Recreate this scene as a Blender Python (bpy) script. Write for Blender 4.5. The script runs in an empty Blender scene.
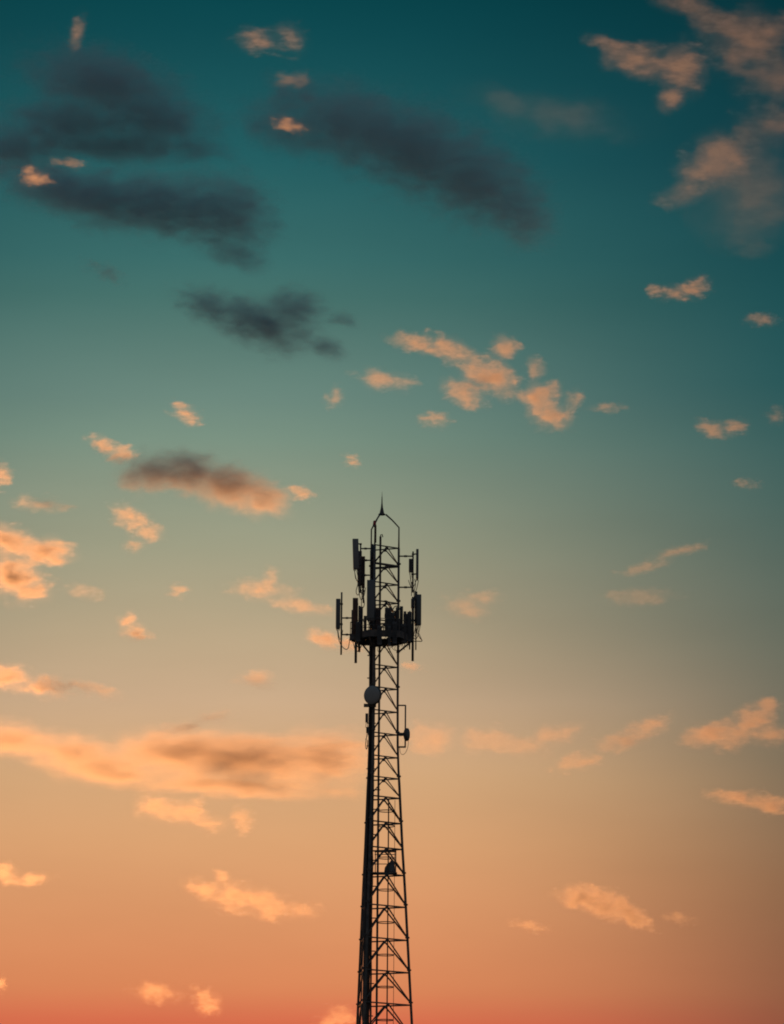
import bpy, bmesh, math, random
from mathutils import Vector, Matrix, Euler

R = math.radians
scene = bpy.context.scene
col = scene.collection
rng = random.Random(7)

# ------------------------------------------------------------------ camera
W, H = 784, 1024
FPX = 4412.0                      # focal length in pixels of the frame
PITCH = R(11.6)
ROLL = 0.0076
EYE = Vector((0.0, 0.0, 1.7))

fwd = Vector((0, math.cos(PITCH), math.sin(PITCH)))
up0 = Vector((0, -math.sin(PITCH), math.cos(PITCH)))
rt0 = Vector((1, 0, 0))
RT = rt0 * math.cos(ROLL) + up0 * math.sin(ROLL)
UP = up0 * math.cos(ROLL) - rt0 * math.sin(ROLL)

cam_data = bpy.data.cameras.new("camera")
cam = bpy.data.objects.new("camera", cam_data)
col.objects.link(cam)
cam_data.sensor_fit = 'VERTICAL'
cam_data.sensor_height = 36.0
cam_data.lens = FPX / H * 36.0
cam_data.clip_start = 0.5
cam_data.clip_end = 80000.0
m3 = Matrix((RT, UP, -fwd)).transposed()
cam.matrix_world = Matrix.Translation(EYE) @ m3.to_4x4()
scene.camera = cam


def ray(px, py):
    return (fwd + RT * ((px - W / 2) / FPX) + UP * ((H / 2 - py) / FPX)).normalized()


# ------------------------------------------------------------------ view
scene.view_settings.view_transform = 'Standard'
scene.view_settings.look = 'None'
scene.view_settings.exposure = 0.0
scene.view_settings.gamma = 1.0
scene.view_settings.use_curve_mapping = False
scene.render.engine = 'CYCLES'
cy = scene.cycles
cy.max_bounces = 6
cy.diffuse_bounces = 2
cy.glossy_bounces = 2
cy.transparent_max_bounces = 64
cy.volume_bounces = 1
cy.volume_max_steps = 512
cy.use_denoising = True
cy.sample_clamp_indirect = 4.0
cy.pixel_filter_type = 'BLACKMAN_HARRIS'
cy.filter_width = 1.9


def lin(c):
    out = []
    for v in c:
        v = v / 255.0
        out.append(v / 12.92 if v <= 0.04045 else ((v + 0.055) / 1.055) ** 2.4)
    return (out[0], out[1], out[2], 1.0)


# ------------------------------------------------------------------ dusk sky and low sun
SUN_EL = R(2.5)
SUN_AZ = R(-12.0)                 # west of the tower: the sun stands low behind it, outside the frame

world = bpy.data.worlds.new("World")
scene.world = world
world.use_nodes = True
nt = world.node_tree
nt.nodes.clear()


def el_of(y):
    return math.degrees(PITCH + math.atan((H / 2 - y) / FPX))


EL0, EL1 = -2.0, 30.0
MAIN = [(-60, (0, 52, 60)), (0, (4, 69, 76)), (33, (10, 74, 81)), (160, (32, 94, 98)), (260, (57, 108, 106)),
        (300, (70, 114, 108)), (400, (107, 136, 125)), (440, (121, 145, 129)), (550, (160, 159, 133)),
        (640, (187, 166, 134)), (700, (204, 172, 138)), (780, (213, 168, 123)), (844, (217, 161, 113)),
        (920, (218, 148, 101)), (989, (218, 134, 89)), (1024, (216, 109, 77)), (1120, (200, 92, 66))]
EDGE = [(-60, (0, 40, 48)), (0, (0, 51, 59)), (160, (14, 66, 74)), (250, (24, 76, 81)), (384, (45, 90, 91)),
        (500, (77, 103, 96)), (640, (110, 113, 98)), (760, (135, 117, 93)), (880, (152, 111, 80)),
        (1014, (154, 90, 66)), (1120, (140, 72, 58))]


def N(t, **kw):
    n = nt.nodes.new(t)
    for k, v in kw.items():
        setattr(n, k, v)
    return n


def wmath(op, a, b=None, clamp=False):
    n = N('ShaderNodeMath', operation=op, use_clamp=clamp)
    for i, v in enumerate((a, b)):
        if v is None:
            continue
        if isinstance(v, (int, float)):
            n.inputs[i].default_value = v
        else:
            nt.links.new(v, n.inputs[i])
    return n.outputs[0]


FALL_REACH = 1.35
FALL_AT_EDGE = 0.5 - 0.5 * math.cos(math.pi / FALL_REACH)
POW_EL, POW_LOW = (7.4, 10.4), 1.95


def fall_edge(y):
    t = min(1.0, max(0.0, (el_of(y) - POW_EL[0]) / (POW_EL[1] - POW_EL[0])))
    return FALL_AT_EDGE ** (POW_LOW + (1 - POW_LOW) * t * t * (3 - 2 * t))


def stop_at(stops, y):
    for (y0, c0), (y1, c1) in zip(stops, stops[1:]):
        if y0 <= y <= y1:
            f = (y - y0) / (y1 - y0)
            return [a + (b - a) * f for a, b in zip(lin(c0), lin(c1))]


def ramp(stops, low, high, over=None):
    n = N('ShaderNodeValToRGB')
    cr = n.color_ramp
    pts = []
    for y, c in stops:
        v = lin(c)
        if over:
            v = [max(0.0, m + (e - m) / fall_edge(y)) for m, e in zip(stop_at(over, y), v)]
            v[3] = 1.0
        pts.append(((el_of(y) - EL0) / (EL1 - EL0), v))
    pts += [(0.0, lin(low)), (1.0, lin(high))]
    pts.sort(key=lambda p: p[0])
    cr.elements[0].position, cr.elements[0].color = pts[0]
    cr.elements[1].position, cr.elements[1].color = pts[-1]
    for p, c in pts[1:-1]:
        e = cr.elements.new(p)
        e.color = c
    return n


tc = N('ShaderNodeTexCoord')
sep = N('ShaderNodeSeparateXYZ')
nt.links.new(tc.outputs['Generated'], sep.inputs[0])
el = wmath('MULTIPLY', wmath('ARCSINE', sep.outputs[2]), 180 / math.pi)
az = wmath('MULTIPLY', wmath('ARCTAN2', sep.outputs[0], sep.outputs[1]), 180 / math.pi)
t_el = wmath('DIVIDE', wmath('SUBTRACT', el, EL0), EL1 - EL0, True)
rm = ramp(MAIN, (70, 40, 40), (18, 74, 96))
re_ = ramp(EDGE, (60, 36, 38), (14, 66, 88), MAIN)
nt.links.new(t_el, rm.inputs[0])
nt.links.new(t_el, re_.inputs[0])
AZC = math.degrees(math.atan((200 - 392) / FPX))
span = 570 / FPX * 180 / math.pi
d = wmath('DIVIDE', wmath('ABSOLUTE', wmath('SUBTRACT', az, AZC)), span * FALL_REACH, True)
# the glow of the set sun fades smoothly to both sides
fall = wmath('SUBTRACT', 0.5, wmath('MULTIPLY', wmath('COSINE', wmath('MULTIPLY', d, math.pi)), 0.5))
# near the horizon the glow reaches further round
pw = N('ShaderNodeMapRange', interpolation_type='SMOOTHSTEP')
for k_, v_ in (('From Min', POW_EL[0]), ('From Max', POW_EL[1]), ('To Min', POW_LOW), ('To Max', 1.0)):
    pw.inputs[k_].default_value = v_
nt.links.new(el, pw.inputs['Value'])
fall = wmath('POWER', fall, pw.outputs[0])
mix = N('ShaderNodeMix', data_type='RGBA')
nt.links.new(fall, mix.inputs[0])
nt.links.new(rm.outputs[0], mix.inputs[6])
nt.links.new(re_.outputs[0], mix.inputs[7])
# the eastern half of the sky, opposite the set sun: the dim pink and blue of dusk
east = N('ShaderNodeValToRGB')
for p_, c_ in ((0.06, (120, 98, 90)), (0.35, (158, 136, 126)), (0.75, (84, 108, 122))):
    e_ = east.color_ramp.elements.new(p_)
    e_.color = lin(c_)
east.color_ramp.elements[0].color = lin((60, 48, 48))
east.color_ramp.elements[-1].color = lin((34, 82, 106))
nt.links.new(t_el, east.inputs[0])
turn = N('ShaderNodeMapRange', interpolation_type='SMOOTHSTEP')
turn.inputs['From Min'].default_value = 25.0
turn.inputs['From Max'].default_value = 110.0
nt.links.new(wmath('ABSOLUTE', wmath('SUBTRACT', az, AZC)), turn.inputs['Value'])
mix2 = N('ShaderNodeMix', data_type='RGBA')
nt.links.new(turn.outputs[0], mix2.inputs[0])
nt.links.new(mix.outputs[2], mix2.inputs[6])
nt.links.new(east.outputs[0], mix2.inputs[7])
bg = N('ShaderNodeBackground')
# thin uneven haze high in the air
stretch = N('ShaderNodeVectorMath', operation='MULTIPLY')
stretch.inputs[1].default_value = (9, 9, 34)
nt.links.new(tc.outputs['Generated'], stretch.inputs[0])
hz = N('ShaderNodeTexNoise')
hz.inputs['Scale'].default_value = 1.6
hz.inputs['Detail'].default_value = 4.0
nt.links.new(stretch.outputs[0], hz.inputs['Vector'])
nt.links.new(wmath('ADD', wmath('MULTIPLY', hz.outputs[0], 0.16), 0.92), bg.inputs[1])
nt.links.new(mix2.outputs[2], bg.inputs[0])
nish = N('ShaderNodeTexSky')
nish.sky_type = 'NISHITA'
nish.sun_disc = False
nish.sun_elevation = SUN_EL
nish.sun_rotation = SUN_AZ
bg2 = N('ShaderNodeBackground')
bg2.inputs[1].default_value = 0.0005
nt.links.new(nish.outputs[0], bg2.inputs[0])
add = N('ShaderNodeAddShader')
nt.links.new(bg.outputs[0], add.inputs[0])
nt.links.new(bg2.outputs[0], add.inputs[1])
wo = N('ShaderNodeOutputWorld')
nt.links.new(add.outputs[0], wo.inputs[0])

sun_data = bpy.data.lights.new("sun", 'SUN')
sun_data.energy = 1.22
sun_data.angle = R(0.5)
sun_data.color = (1.0, 0.36, 0.10)
sun = bpy.data.objects.new("sun", sun_data)
col.objects.link(sun)
sdir = Vector((math.sin(SUN_AZ) * math.cos(SUN_EL), math.cos(SUN_AZ) * math.cos(SUN_EL), math.sin(SUN_EL)))
sun.rotation_euler = sdir.to_track_quat('Z', 'Y').to_euler()


def tag(o, label=None, cat=None, group=None, kind=None):
    for k, v in (('label', label), ('category', cat), ('group', group), ('kind', kind)):
        if v:
            o[k] = v
    return o

# ------------------------------------------------------------------ materials
def material(name, base, rough=0.6, metal=0.0, var=0.25, scale=6.0, bump=0.0, base2=None):
    m = bpy.data.materials.new(name)
    m.use_nodes = True
    t = m.node_tree
    b = t.nodes['Principled BSDF']
    c = t.nodes.new('ShaderNodeTexCoord')
    n = t.nodes.new('ShaderNodeTexNoise')
    n.inputs['Scale'].default_value = scale
    n.inputs['Detail'].default_value = 6
    t.links.new(c.outputs['Object'], n.inputs['Vector'])
    r = t.nodes.new('ShaderNodeValToRGB')
    r.color_ramp.elements[0].position = 0.35
    r.color_ramp.elements[1].position = 0.68
    lo = [v * (1 - var) for v in base]
    hi = [v * (1 + var) for v in (base2 or base)]
    r.color_ramp.elements[0].color = (*lo, 1)
    r.color_ramp.elements[1].color = (*hi, 1)
    t.links.new(n.outputs[0], r.inputs[0])
    t.links.new(r.outputs[0], b.inputs['Base Color'])
    b.inputs['Roughness'].default_value = rough
    b.inputs['Metallic'].default_value = metal
    if bump:
        bp = t.nodes.new('ShaderNodeBump')
        bp.inputs['Strength'].default_value = bump
        t.links.new(n.outputs[0], bp.inputs['Height'])
        t.links.new(bp.outputs[0], b.inputs['Normal'])
    return m


M_STEEL = material("weathered_steel", (.085, .08, .076), .8, 0, .3, 3, base2=(.12, .09, .075))
M_RUST = material("rusty_steel", (.08, .045, .03), .75, 0, .35, 5, base2=(.12, .05, .028))
M_CABLE = material("black_cable", (.05, .044, .042), .6, 0, .2, 8)
M_PANEL = material("grey_radome", (.165, .155, .14), .5, 0, .08, 2)
M_MID = material("blue_grey_radome", (.105, .107, .105), .5, 0, .1, 2)
M_DARK = material("dark_radome", (.09, .095, .095), .55, 0, .1, 2)
M_RADIO = material("radio_housing", (.06, .062, .065), .5, .1, .12, 4)
M_DISH = material("dish_radome", (.27, .245, .225), .55, 0, .06, 2)
M_RED = material("red_lens", (.42, .03, .028), .3, 0, .1, 4)
M_CONC = material("concrete", (.32, .31, .29), .9, 0, .2, 2, .3)
M_GRASS = material("grass_ground", (.05, .07, .025), .95, 0, .4, .4, .4, base2=(.09, .085, .04))
M_ROOF = material("dark_roof_tiles", (.12, .05, .035), .85, 0, .3, 4, .4)
M_WALL = material("plaster_wall", (.42, .37, .31), .9, 0, .1, 1.5, .1)
M_WOOD = material("painted_wood", (.22, .13, .08), .6, 0, .2, 5)
M_PANE = material("window_pane", (.03, .035, .04), .08, 0, .1, 1)


# ------------------------------------------------------------------ mesh helpers
def orient(a, b):
    dv = Vector(b) - Vector(a)
    return dv.length, Matrix.Translation((Vector(a) + Vector(b)) / 2) @ dv.to_track_quat('Z', 'Y').to_matrix().to_4x4()


def tube(bm, a, b, r, r2=None, seg=8):
    ln, m = orient(a, b)
    if ln < 1e-5:
        return
    bmesh.ops.create_cone(bm, cap_ends=True, segments=seg, radius1=r, radius2=r if r2 is None else r2, depth=ln, matrix=m)


def box(bm, c, size, rot=None):
    m = Matrix.Translation(c)
    if rot is not None:
        m = m @ rot
    bmesh.ops.create_cube(bm, size=1.0, matrix=m @ Matrix.Diagonal((*size, 1)))


def rbox(bm, c, size, rot=None, bev=0.02):
    r = bmesh.ops.create_cube(bm, size=1.0, matrix=Matrix.Diagonal((*size, 1)))
    vs = r['verts']
    es = list({e for v in vs for e in v.link_edges})
    q = bmesh.ops.bevel(bm, geom=es, offset=bev, segments=2, profile=.6, affect='EDGES')
    allv = list({v for f in q['faces'] for v in f.verts} | {v for v in vs if v.is_valid})
    m = Matrix.Translation(c)
    if rot is not None:
        m = m @ rot
    bmesh.ops.transform(bm, matrix=m, verts=allv)


def sweep(bm, pts, r, seg=6):
    """One continuous pipe through PTS."""
    pts = [Vector(p) for p in pts]
    rings = []
    for i, p in enumerate(pts):
        d = (pts[min(i + 1, len(pts) - 1)] - pts[max(i - 1, 0)]).normalized()
        ref = Vector((0, 1, 0)) if abs(d.z) > .5 else Vector((0, 0, 1))
        u = d.cross(ref).normalized()
        v = d.cross(u)
        rr = r[i] if isinstance(r, (list, tuple)) else r
        rings.append([bm.verts.new(p + (u * math.cos(k / seg * 2 * math.pi) + v * math.sin(k / seg * 2 * math.pi)) * rr) for k in range(seg)])
    for a, b in zip(rings, rings[1:]):
        for k in range(seg):
            bm.faces.new((a[k], a[(k + 1) % seg], b[(k + 1) % seg], b[k]))
    bm.faces.new(rings[0])
    bm.faces.new(list(reversed(rings[-1])))


def hang(a, b, sag, n=10):
    a, b = Vector(a), Vector(b)
    return [a.lerp(b, i / n) - Vector((0, 0, sag * 4 * (i / n) * (1 - i / n))) for i in range(n + 1)]


def part(name, bm, mat, parent=None, smooth=False):
    bmesh.ops.recalc_face_normals(bm, faces=bm.faces)
    me = bpy.data.meshes.new(name)
    bm.to_mesh(me)
    bm.free()
    me.materials.append(mat)
    if smooth:
        for p in me.polygons:
            p.use_smooth = True
    o = bpy.data.objects.new(name, me)
    col.objects.link(o)
    if parent is not None:
        o.parent = parent
    return o


def empty(name, loc, rz=0.0):
    o = bpy.data.objects.new(name, None)
    o.empty_display_size = 0.2
    col.objects.link(o)
    o.location = loc
    o.rotation_euler = (0, 0, rz)
    return o


# ------------------------------------------------------------------ ground
bm = bmesh.new()
bmesh.ops.create_circle(bm, cap_ends=True, segments=64, radius=60000)
tag(part("ground", bm, M_GRASS), kind='structure')

# ------------------------------------------------------------------ the tower's own geometry
D = 300.0
base = ray(381.9, 512.0)
X0 = base.x / base.y * D


def at(px, py, dy=0.0):
    """The point on the upright plane through the tower (DY behind it) that stands at that place."""
    r = ray(px, py)
    return EYE + r * ((D + dy) / r.y)


def px_m(z):
    """Metres for one pixel at height Z on the tower."""
    p = Vector((X0, D, z)) - EYE
    return p.dot(fwd) / FPX


def axis_px(y):
    return 382.0 - (y - 500) * 0.0076


def zof(y):
    return at(axis_px(y), y).z


RHO = [(480, 17.3), (700, 17.4), (745, 17.8), (770, 18.8), (785, 19.8), (845, 23.2), (885, 26.0), (964, 30.8), (1024, 34.4), (1440, 59.5)]
RHO_Z = sorted((zof(y), r * px_m(zof(y))) for y, r in RHO)
ANG = {'east': R(7), 'near': R(7 - 120), 'far': R(7 + 120)}


def rho(z):
    for (z0, r0), (z1, r1) in zip(RHO_Z, RHO_Z[1:]):
        if z <= z1:
            return r0 + (r1 - r0) * (z - z0) / (z1 - z0)
    return RHO_Z[-1][1]


def leg_at(k, z):
    a = ANG[k]
    return Vector((rho(z) * math.cos(a), rho(z) * math.sin(a), z))


T0 = Vector((X0, D, 0))


def loc(px, py, dy=0.0):
    """Like at(), in the tower's own coordinates."""
    return at(px, py, dy) - T0


tower = empty("telecom_tower", T0)
tag(tower, "tall slim three-legged steel lattice tower standing dark against the dusk sky", "tower")

LEVELS = [547.8, 566, 584.5, 603, 622, 644.5, 667, 689, 712, 734.6, 757.5, 778.5, 798, 823.2, 849, 875, 906.8, 939.8, 972.2, 1004.6,
          1040, 1078, 1118, 1160, 1204, 1250, 1300, 1352, 1404]
ZL = [zof(y) for y in LEVELS]
Z_BEND = zof(527)
Z_PLATE = zof(514.6)

# legs with flanges, and the bent arms of the crown
for k in ('east', 'near', 'far'):
    zs = sorted({0.25, *[z for z, _ in RHO_Z if 0.25 < z < ZL[0]], ZL[0]})
    bm = bmesh.new()
    sweep(bm, [leg_at(k, z) for z in zs], [0.09 if z < 45 else 0.08 for z in zs], 10)
    lg = part("leg", bm, M_STEEL, tower, True)
    for i, z in enumerate(ZL):
        if i % 2 == 1 or z < 36:
            bm = bmesh.new()
            p = leg_at(k, z + .18)
            tube(bm, p - Vector((0, 0, .05)), p + Vector((0, 0, .05)), .15, seg=12)
            part("flange", bm, M_STEEL, lg)
    bm = bmesh.new()
    a = leg_at(k, ZL[0])
    b = leg_at(k, Z_BEND)
    c = Vector((b.x * .22, b.y * .22, Z_PLATE + .02))
    sweep(bm, [a, leg_at(k, (ZL[0] + Z_BEND) / 2), b, b.lerp(c, .5) + Vector((0, 0, .05)), c], [.06, .05, .05, .05, .06], 8)
    part("crown_arm", bm, M_STEEL, tower, True)
    bm = bmesh.new()
    p = leg_at(k, 0)
    tube(bm, p + Vector((0, 0, .002)), p + Vector((0, 0, .45)), .55, .5, 16)
    part("foundation_pier", bm, M_CONC, tower)

FACES = (('east', 'near'), ('east', 'far'), ('near', 'far'))
rest = bmesh.new()
for i, z in enumerate(ZL):
    for a, b in FACES:
        pa, pb = leg_at(a, z), leg_at(b, z)
        bm = bmesh.new()
        tube(bm, pa, pb, (.045 if i < 12 else .05) if i != 1 else .085, seg=6)
        part("horizontal_brace", bm, M_STEEL, tower)
        zn = ZL[i + 1] if i + 1 < len(ZL) else 0.6
        mid = (pa + pb) / 2
        for k in (a, b):
            e = leg_at(k, zn + (z - zn) * .07)
            own = 'east' in (a, b) and LEVELS[i] < 1030
            bm = bmesh.new() if own else rest
            r = .04 if i < 12 else .056
            tube(bm, mid, e, r, seg=6)
            if own:
                part("diagonal_brace", bm, M_STEEL, tower)
        if LEVELS[i] < 1030 and 'east' in (a, b):
            bm = bmesh.new()
            d = (pb - pa).normalized()
            rot = Matrix.Rotation(math.atan2(d.y, d.x), 4, 'Z')
            box(bm, mid - Vector((0, 0, .07)), (.24, .02, .2), rot)
            part("gusset_plate", bm, M_STEEL, tower)
o = part("inner_bracing", rest, M_STEEL, tower)
o['kind'] = 'stuff'

# crown plate, lightning rod, red warning light
bm = bmesh.new()
tube(bm, (0, 0, Z_PLATE - .03), (0, 0, Z_PLATE + .05), .24, seg=20)
part("crown_plate", bm, M_STEEL, tower)
bm = bmesh.new()
tube(bm, (0, 0, Z_PLATE + .05), (0, 0, zof(508)), .17, .085, 12)
tube(bm, (0, 0, zof(508)), (0, 0, zof(503.5)), .085, .05, 10)
tube(bm, (0, 0, zof(503.5)), (0, 0, zof(497)), .045, .03, 8)
tube(bm, (0, 0, zof(497)), (0, 0, zof(491.5)), .022, .006, 8)
part("lightning_rod", bm, M_STEEL, tower)
bm = bmesh.new()
wl = leg_at('near', zof(528.5))
tube(bm, wl + Vector((-.03, -.1, -.12)), wl + Vector((-.03, -.1, .0)), .13, seg=12)
wlo = part("warning_light", bm, M_STEEL, tower)
bm = bmesh.new()
tube(bm, wl + Vector((-.03, -.1, .0)), wl + Vector((-.03, -.1, .22)), .12, .10, 14)
bmesh.ops.create_uvsphere(bm, u_segments=14, v_segments=8, radius=.10, matrix=Matrix.Translation(wl + Vector((-.03, -.1, .22))))
part("lens", bm, M_RED, wlo, True)
bm = bmesh.new()
sweep(bm, [leg_at('near', zof(y)) + Vector((.06, -.08, 0)) for y in (546, 540, 534, 529)], .05, 6)
part("conduit", bm, M_RUST, tower, True)

# climbing ladder seen edge-on, with the safety cage on its lower run
lx = -1.25 * px_m(40)
bm = bmesh.new()
z_top = zof(537)
z = .5
while z < z_top - .3:
    tube(bm, (lx, -.2, z), (lx, .2, z), .014, seg=5)
    z += .3
ladder = part("ladder", bm, M_STEEL, tower)
for dy in (-.2, .2):
    bm = bmesh.new()
    box(bm, (lx, dy, z_top / 2 + .1), (.15, .03, z_top - .2))
    part("ladder_rail", bm, M_STEEL, ladder)
bm = bmesh.new()
sweep(bm, [(lx, -.2, z_top - .05), (lx + .02, -.2, z_top + .12), (lx + .12, -.2, z_top + .14), (lx + .16, -.2, z_top - .05)], .035)
part("ladder_hook", bm, M_STEEL, ladder)
HY = [811, 826, 858, 890, 922.5, 955, 987, 1020, 1056, 1094, 1134, 1178, 1224, 1272, 1322]
for y in HY:
    zc = zof(y)
    bm = bmesh.new()
    n = 28
    pts = []
    for k in range(n):
        t_ = math.pi * (1 - .97) + 2 * math.pi * .97 * k / (n - 1) + math.pi
        pts.append((lx + .57 + .57 * math.cos(t_), .57 * math.sin(t_), zc))
    sweep(bm, pts, .034, 5)
    part("cage_hoop", bm, M_STEEL, ladder)
for t_ in (0, R(76), -R(76)):
    bm = bmesh.new()
    x, y_ = lx + .57 + .57 * math.cos(t_), .57 * math.sin(t_)
    box(bm, (x, y_, (zof(800) + zof(1330)) / 2), (.035 if t_ == 0 else .09, .02, zof(800) - zof(1330)))
    part("cage_strap", bm, M_STEEL if t_ == 0 else M_RUST, ladder)

# feeder cables climbing beside the near leg
CAB = [(-10.6, -15.0), (-9.6, -13.6), (-8.7, -12.4), (-7.9, -11.3), (-7.2, -10.2), (-6.6, -8.9), (-6.0, -7.4), (-10.0, -17.5), (-8.2, -6.6)]
for n, (ot, ob) in enumerate(CAB):
    ytop = [560, 550, 546, 548, 552, 575, 600, 640, 640][n]
    bm = bmesh.new()
    pts = []
    y = ytop
    while y < 1425:
        f = 0 if y < 700 else (y - 700) / 324
        off = ot + (ob - ot) * min(f, 1.25)
        zc = zof(y)
        dy = -.75 * rho(zc) + .12 * (n % 3) + (.9 * rho(zc) if n == 7 else 0)
        pts.append(Vector((off * px_m(zc) + rng.uniform(-.018, .018), dy, zc)))
        y += 11 if y < 1030 else 60
    sweep(bm, pts, [.05, .055, .06, .05, .055, .045, .06, .05, .04][n], 6)
    part("feeder_cable", bm, M_CABLE if n not in (4, 6) else M_RUST, tower, True)
for i, z in enumerate(ZL[4:20]):
    bm = bmesh.new()
    pn = leg_at('near', z - .9)
    box(bm, (-8.8 * px_m(z) if i < 7 else pn.x + .28, -.62 * rho(z), z - .9), (.62, .05, .07))
    part("cable_hanger", bm, M_STEEL, tower)

# antenna platform: a hexagonal frame with grating floor and knee braces
PZ = zof(638)
pf = bmesh.new()
hexo = [Vector((2.12 * math.cos(R(60 * k + 7)), 2.12 * math.sin(R(60 * k + 7)), 0)) for k in range(6)]
ring_z = Vector((0, 0, PZ))
for k in range(6):
    a, b = hexo[k], hexo[(k + 1) % 6]
    d = b - a
    box(pf, (a + b) / 2 + ring_z, (d.length + .06, .09, .46), Matrix.Rotation(math.atan2(d.y, d.x), 4, 'Z'))
plat = part("antenna_platform", pf, M_STEEL, tower)
bm = bmesh.new()
inner = [v * .36 for v in hexo]
mids = [v * .68 for v in hexo]
nb = 11
for k in range(6):                       # grating bars laid between outer and inner frame
    a, b = hexo[k], hexo[(k + 1) % 6]
    ia, ib = inner[k], inner[(k + 1) % 6]
    for j in range(nb):
        f = (j + .5) / nb
        p, q = a.lerp(b, f), ia.lerp(ib, f)
        d = q - p
        box(bm, (p + q) / 2 + ring_z + Vector((0, 0, .06)), (d.length, .085, .04), Matrix.Rotation(math.atan2(d.y, d.x), 4, 'Z'))
    for f in (0.0, .33, .66, 1.0):
        p, q = a.lerp(ia, f), b.lerp(ib, f)
        d = q - p
        box(bm, (p + q) / 2 + ring_z + Vector((0, 0, .015)), (d.length, .06, .05), Matrix.Rotation(math.atan2(d.y, d.x), 4, 'Z'))
part("grating_floor", bm, M_STEEL, plat)
for k in range(6):
    bm = bmesh.new()
    tube(bm, hexo[k] * .97 + ring_z - Vector((0, 0, .12)), inner[k] * .95 + ring_z - Vector((0, 0, .12)), .055, seg=6)
    part("platform_beam", bm, M_STEEL, plat)
for k, ai in (('east', 0), ('near', 4), ('far', 2)):
    bm = bmesh.new()
    tube(bm, hexo[ai] * .99 + ring_z - Vector((0, 0, .2)), leg_at(k, zof(652)), .065, seg=6)
    tube(bm, leg_at(k, zof(651)) - Vector((0, 0, .1)), leg_at(k, zof(651)) + Vector((0, 0, .1)), .12, seg=10)
    part("knee_brace", bm, M_STEEL, plat)
for k in range(6):                       # safety rail on the platform rim
    bm = bmesh.new()
    a, b = hexo[k] + ring_z, hexo[(k + 1) % 6] + ring_z
    tube(bm, a + Vector((0, 0, .15)), a + Vector((0, 0, 1.05)), .03, seg=6)
    tube(bm, a + Vector((0, 0, 1.05)), b + Vector((0, 0, 1.05)), .026, seg=6)
    tube(bm, a + Vector((0, 0, .6)), b + Vector((0, 0, .6)), .02, seg=6)
    part("platform_railing", bm, M_STEEL, plat)

# rest platform lower down, with its gate frame
bm = bmesh.new()
rz_ = zof(873.5)
box(bm, loc(385, 873.5) , (1.65, 1.1, .07))
rp = part("rest_platform", bm, M_STEEL, tower)
for px in (375.2, 395.6):
    bm = bmesh.new()
    a = loc(px, 873.5)
    tube(bm, a, (a.x, a.y, zof(850.5)), .05 if px > 390 else .035, seg=6)
    part("gate_post", bm, M_STEEL, rp)
bm = bmesh.new()
for y, r in ((851.5, .06), (854.5, .03), (864, .028)):
    tube(bm, loc(374.5, y), loc(396, y), r, seg=6)
part("gate_rail", bm, M_STEEL, rp)


# ------------------------------------------------------------------ equipment hung on the tower, each a thing of its own
def panel_antenna(x0, x1, y0, y1, label, dy=0.0, mat=None, pipe=None, arms=(), jumpers=1, thick=.15, yaw=0.0, tilt=0.0, face=-1):
    """Visible box X0..X1 by Y0..Y1 in the tower's plane; PIPE (x, y top, y bottom, radius); ARMS [(x from, x to, y)]."""
    cx, cyy = (x0 + x1) / 2, (y0 + y1) / 2
    foot = at(cx, y1, dy)
    t = empty("panel_antenna", foot)
    tag(t, label, "antenna", "panel antennas on the tower")
    w = (x1 - x0) * px_m(foot.z)
    h = at(cx, y0, dy).z - foot.z
    bm = bmesh.new()
    rot = Matrix.Rotation(yaw, 4, 'Z') @ Matrix.Rotation(tilt, 4, 'Y')
    rbox(bm, (0, 0, h / 2), (w, thick, h), rot, min(.04, w * .25))
    part("housing", bm, mat or M_DARK, t, True)
    bm = bmesh.new()
    box(bm, (0, 0, -.015), (w * .8, thick * .7, .05), rot)
    for s in (-.28, 0, .28):
        tube(bm, (s * w, 0, -.14), (s * w, 0, 0), .028, seg=6)
    part("connector_plate", bm, M_STEEL, t)
    if pipe:
        px, pa, pb, r = pipe
        bm = bmesh.new()
        q = at(px, pb, dy + .14) - foot
        tube(bm, q, (q.x, q.y, at(px, pa, dy + .14).z - foot.z), r, seg=10)
        part("mounting_pipe", bm, M_STEEL, t, True)
        for f in (.16, .84):
            bm = bmesh.new()
            tube(bm, (0, 0, h * f), (q.x, q.y, h * f), .045, seg=6)
            box(bm, (q.x, q.y, h * f), (r * 3, r * 3, .1))
            part("clamp", bm, M_STEEL, t)
    for (xa, xb, y) in arms:
        bm = bmesh.new()
        a, b = at(xa, y, dy + .14) - foot, at(xb, y, 0) - foot
        tube(bm, a, b, .05, seg=6)
        tube(bm, a.lerp(b, .42), a.lerp(b, .62), .075, seg=8)
        part("standoff_arm", bm, M_STEEL, t)
    for j in range(jumpers):
        bm = bmesh.new()
        a = Vector(((j - .5 * (jumpers - 1)) * .16, 0, -.13))
        b = a + Vector((-face * rng.uniform(.3, .6), .3, rng.uniform(-.25, .15)))
        sweep(bm, hang(a, b, rng.uniform(.45, .8)), .026, 5)
        part("jumper_cable", bm, M_CABLE, t, True)
    return t


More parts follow.
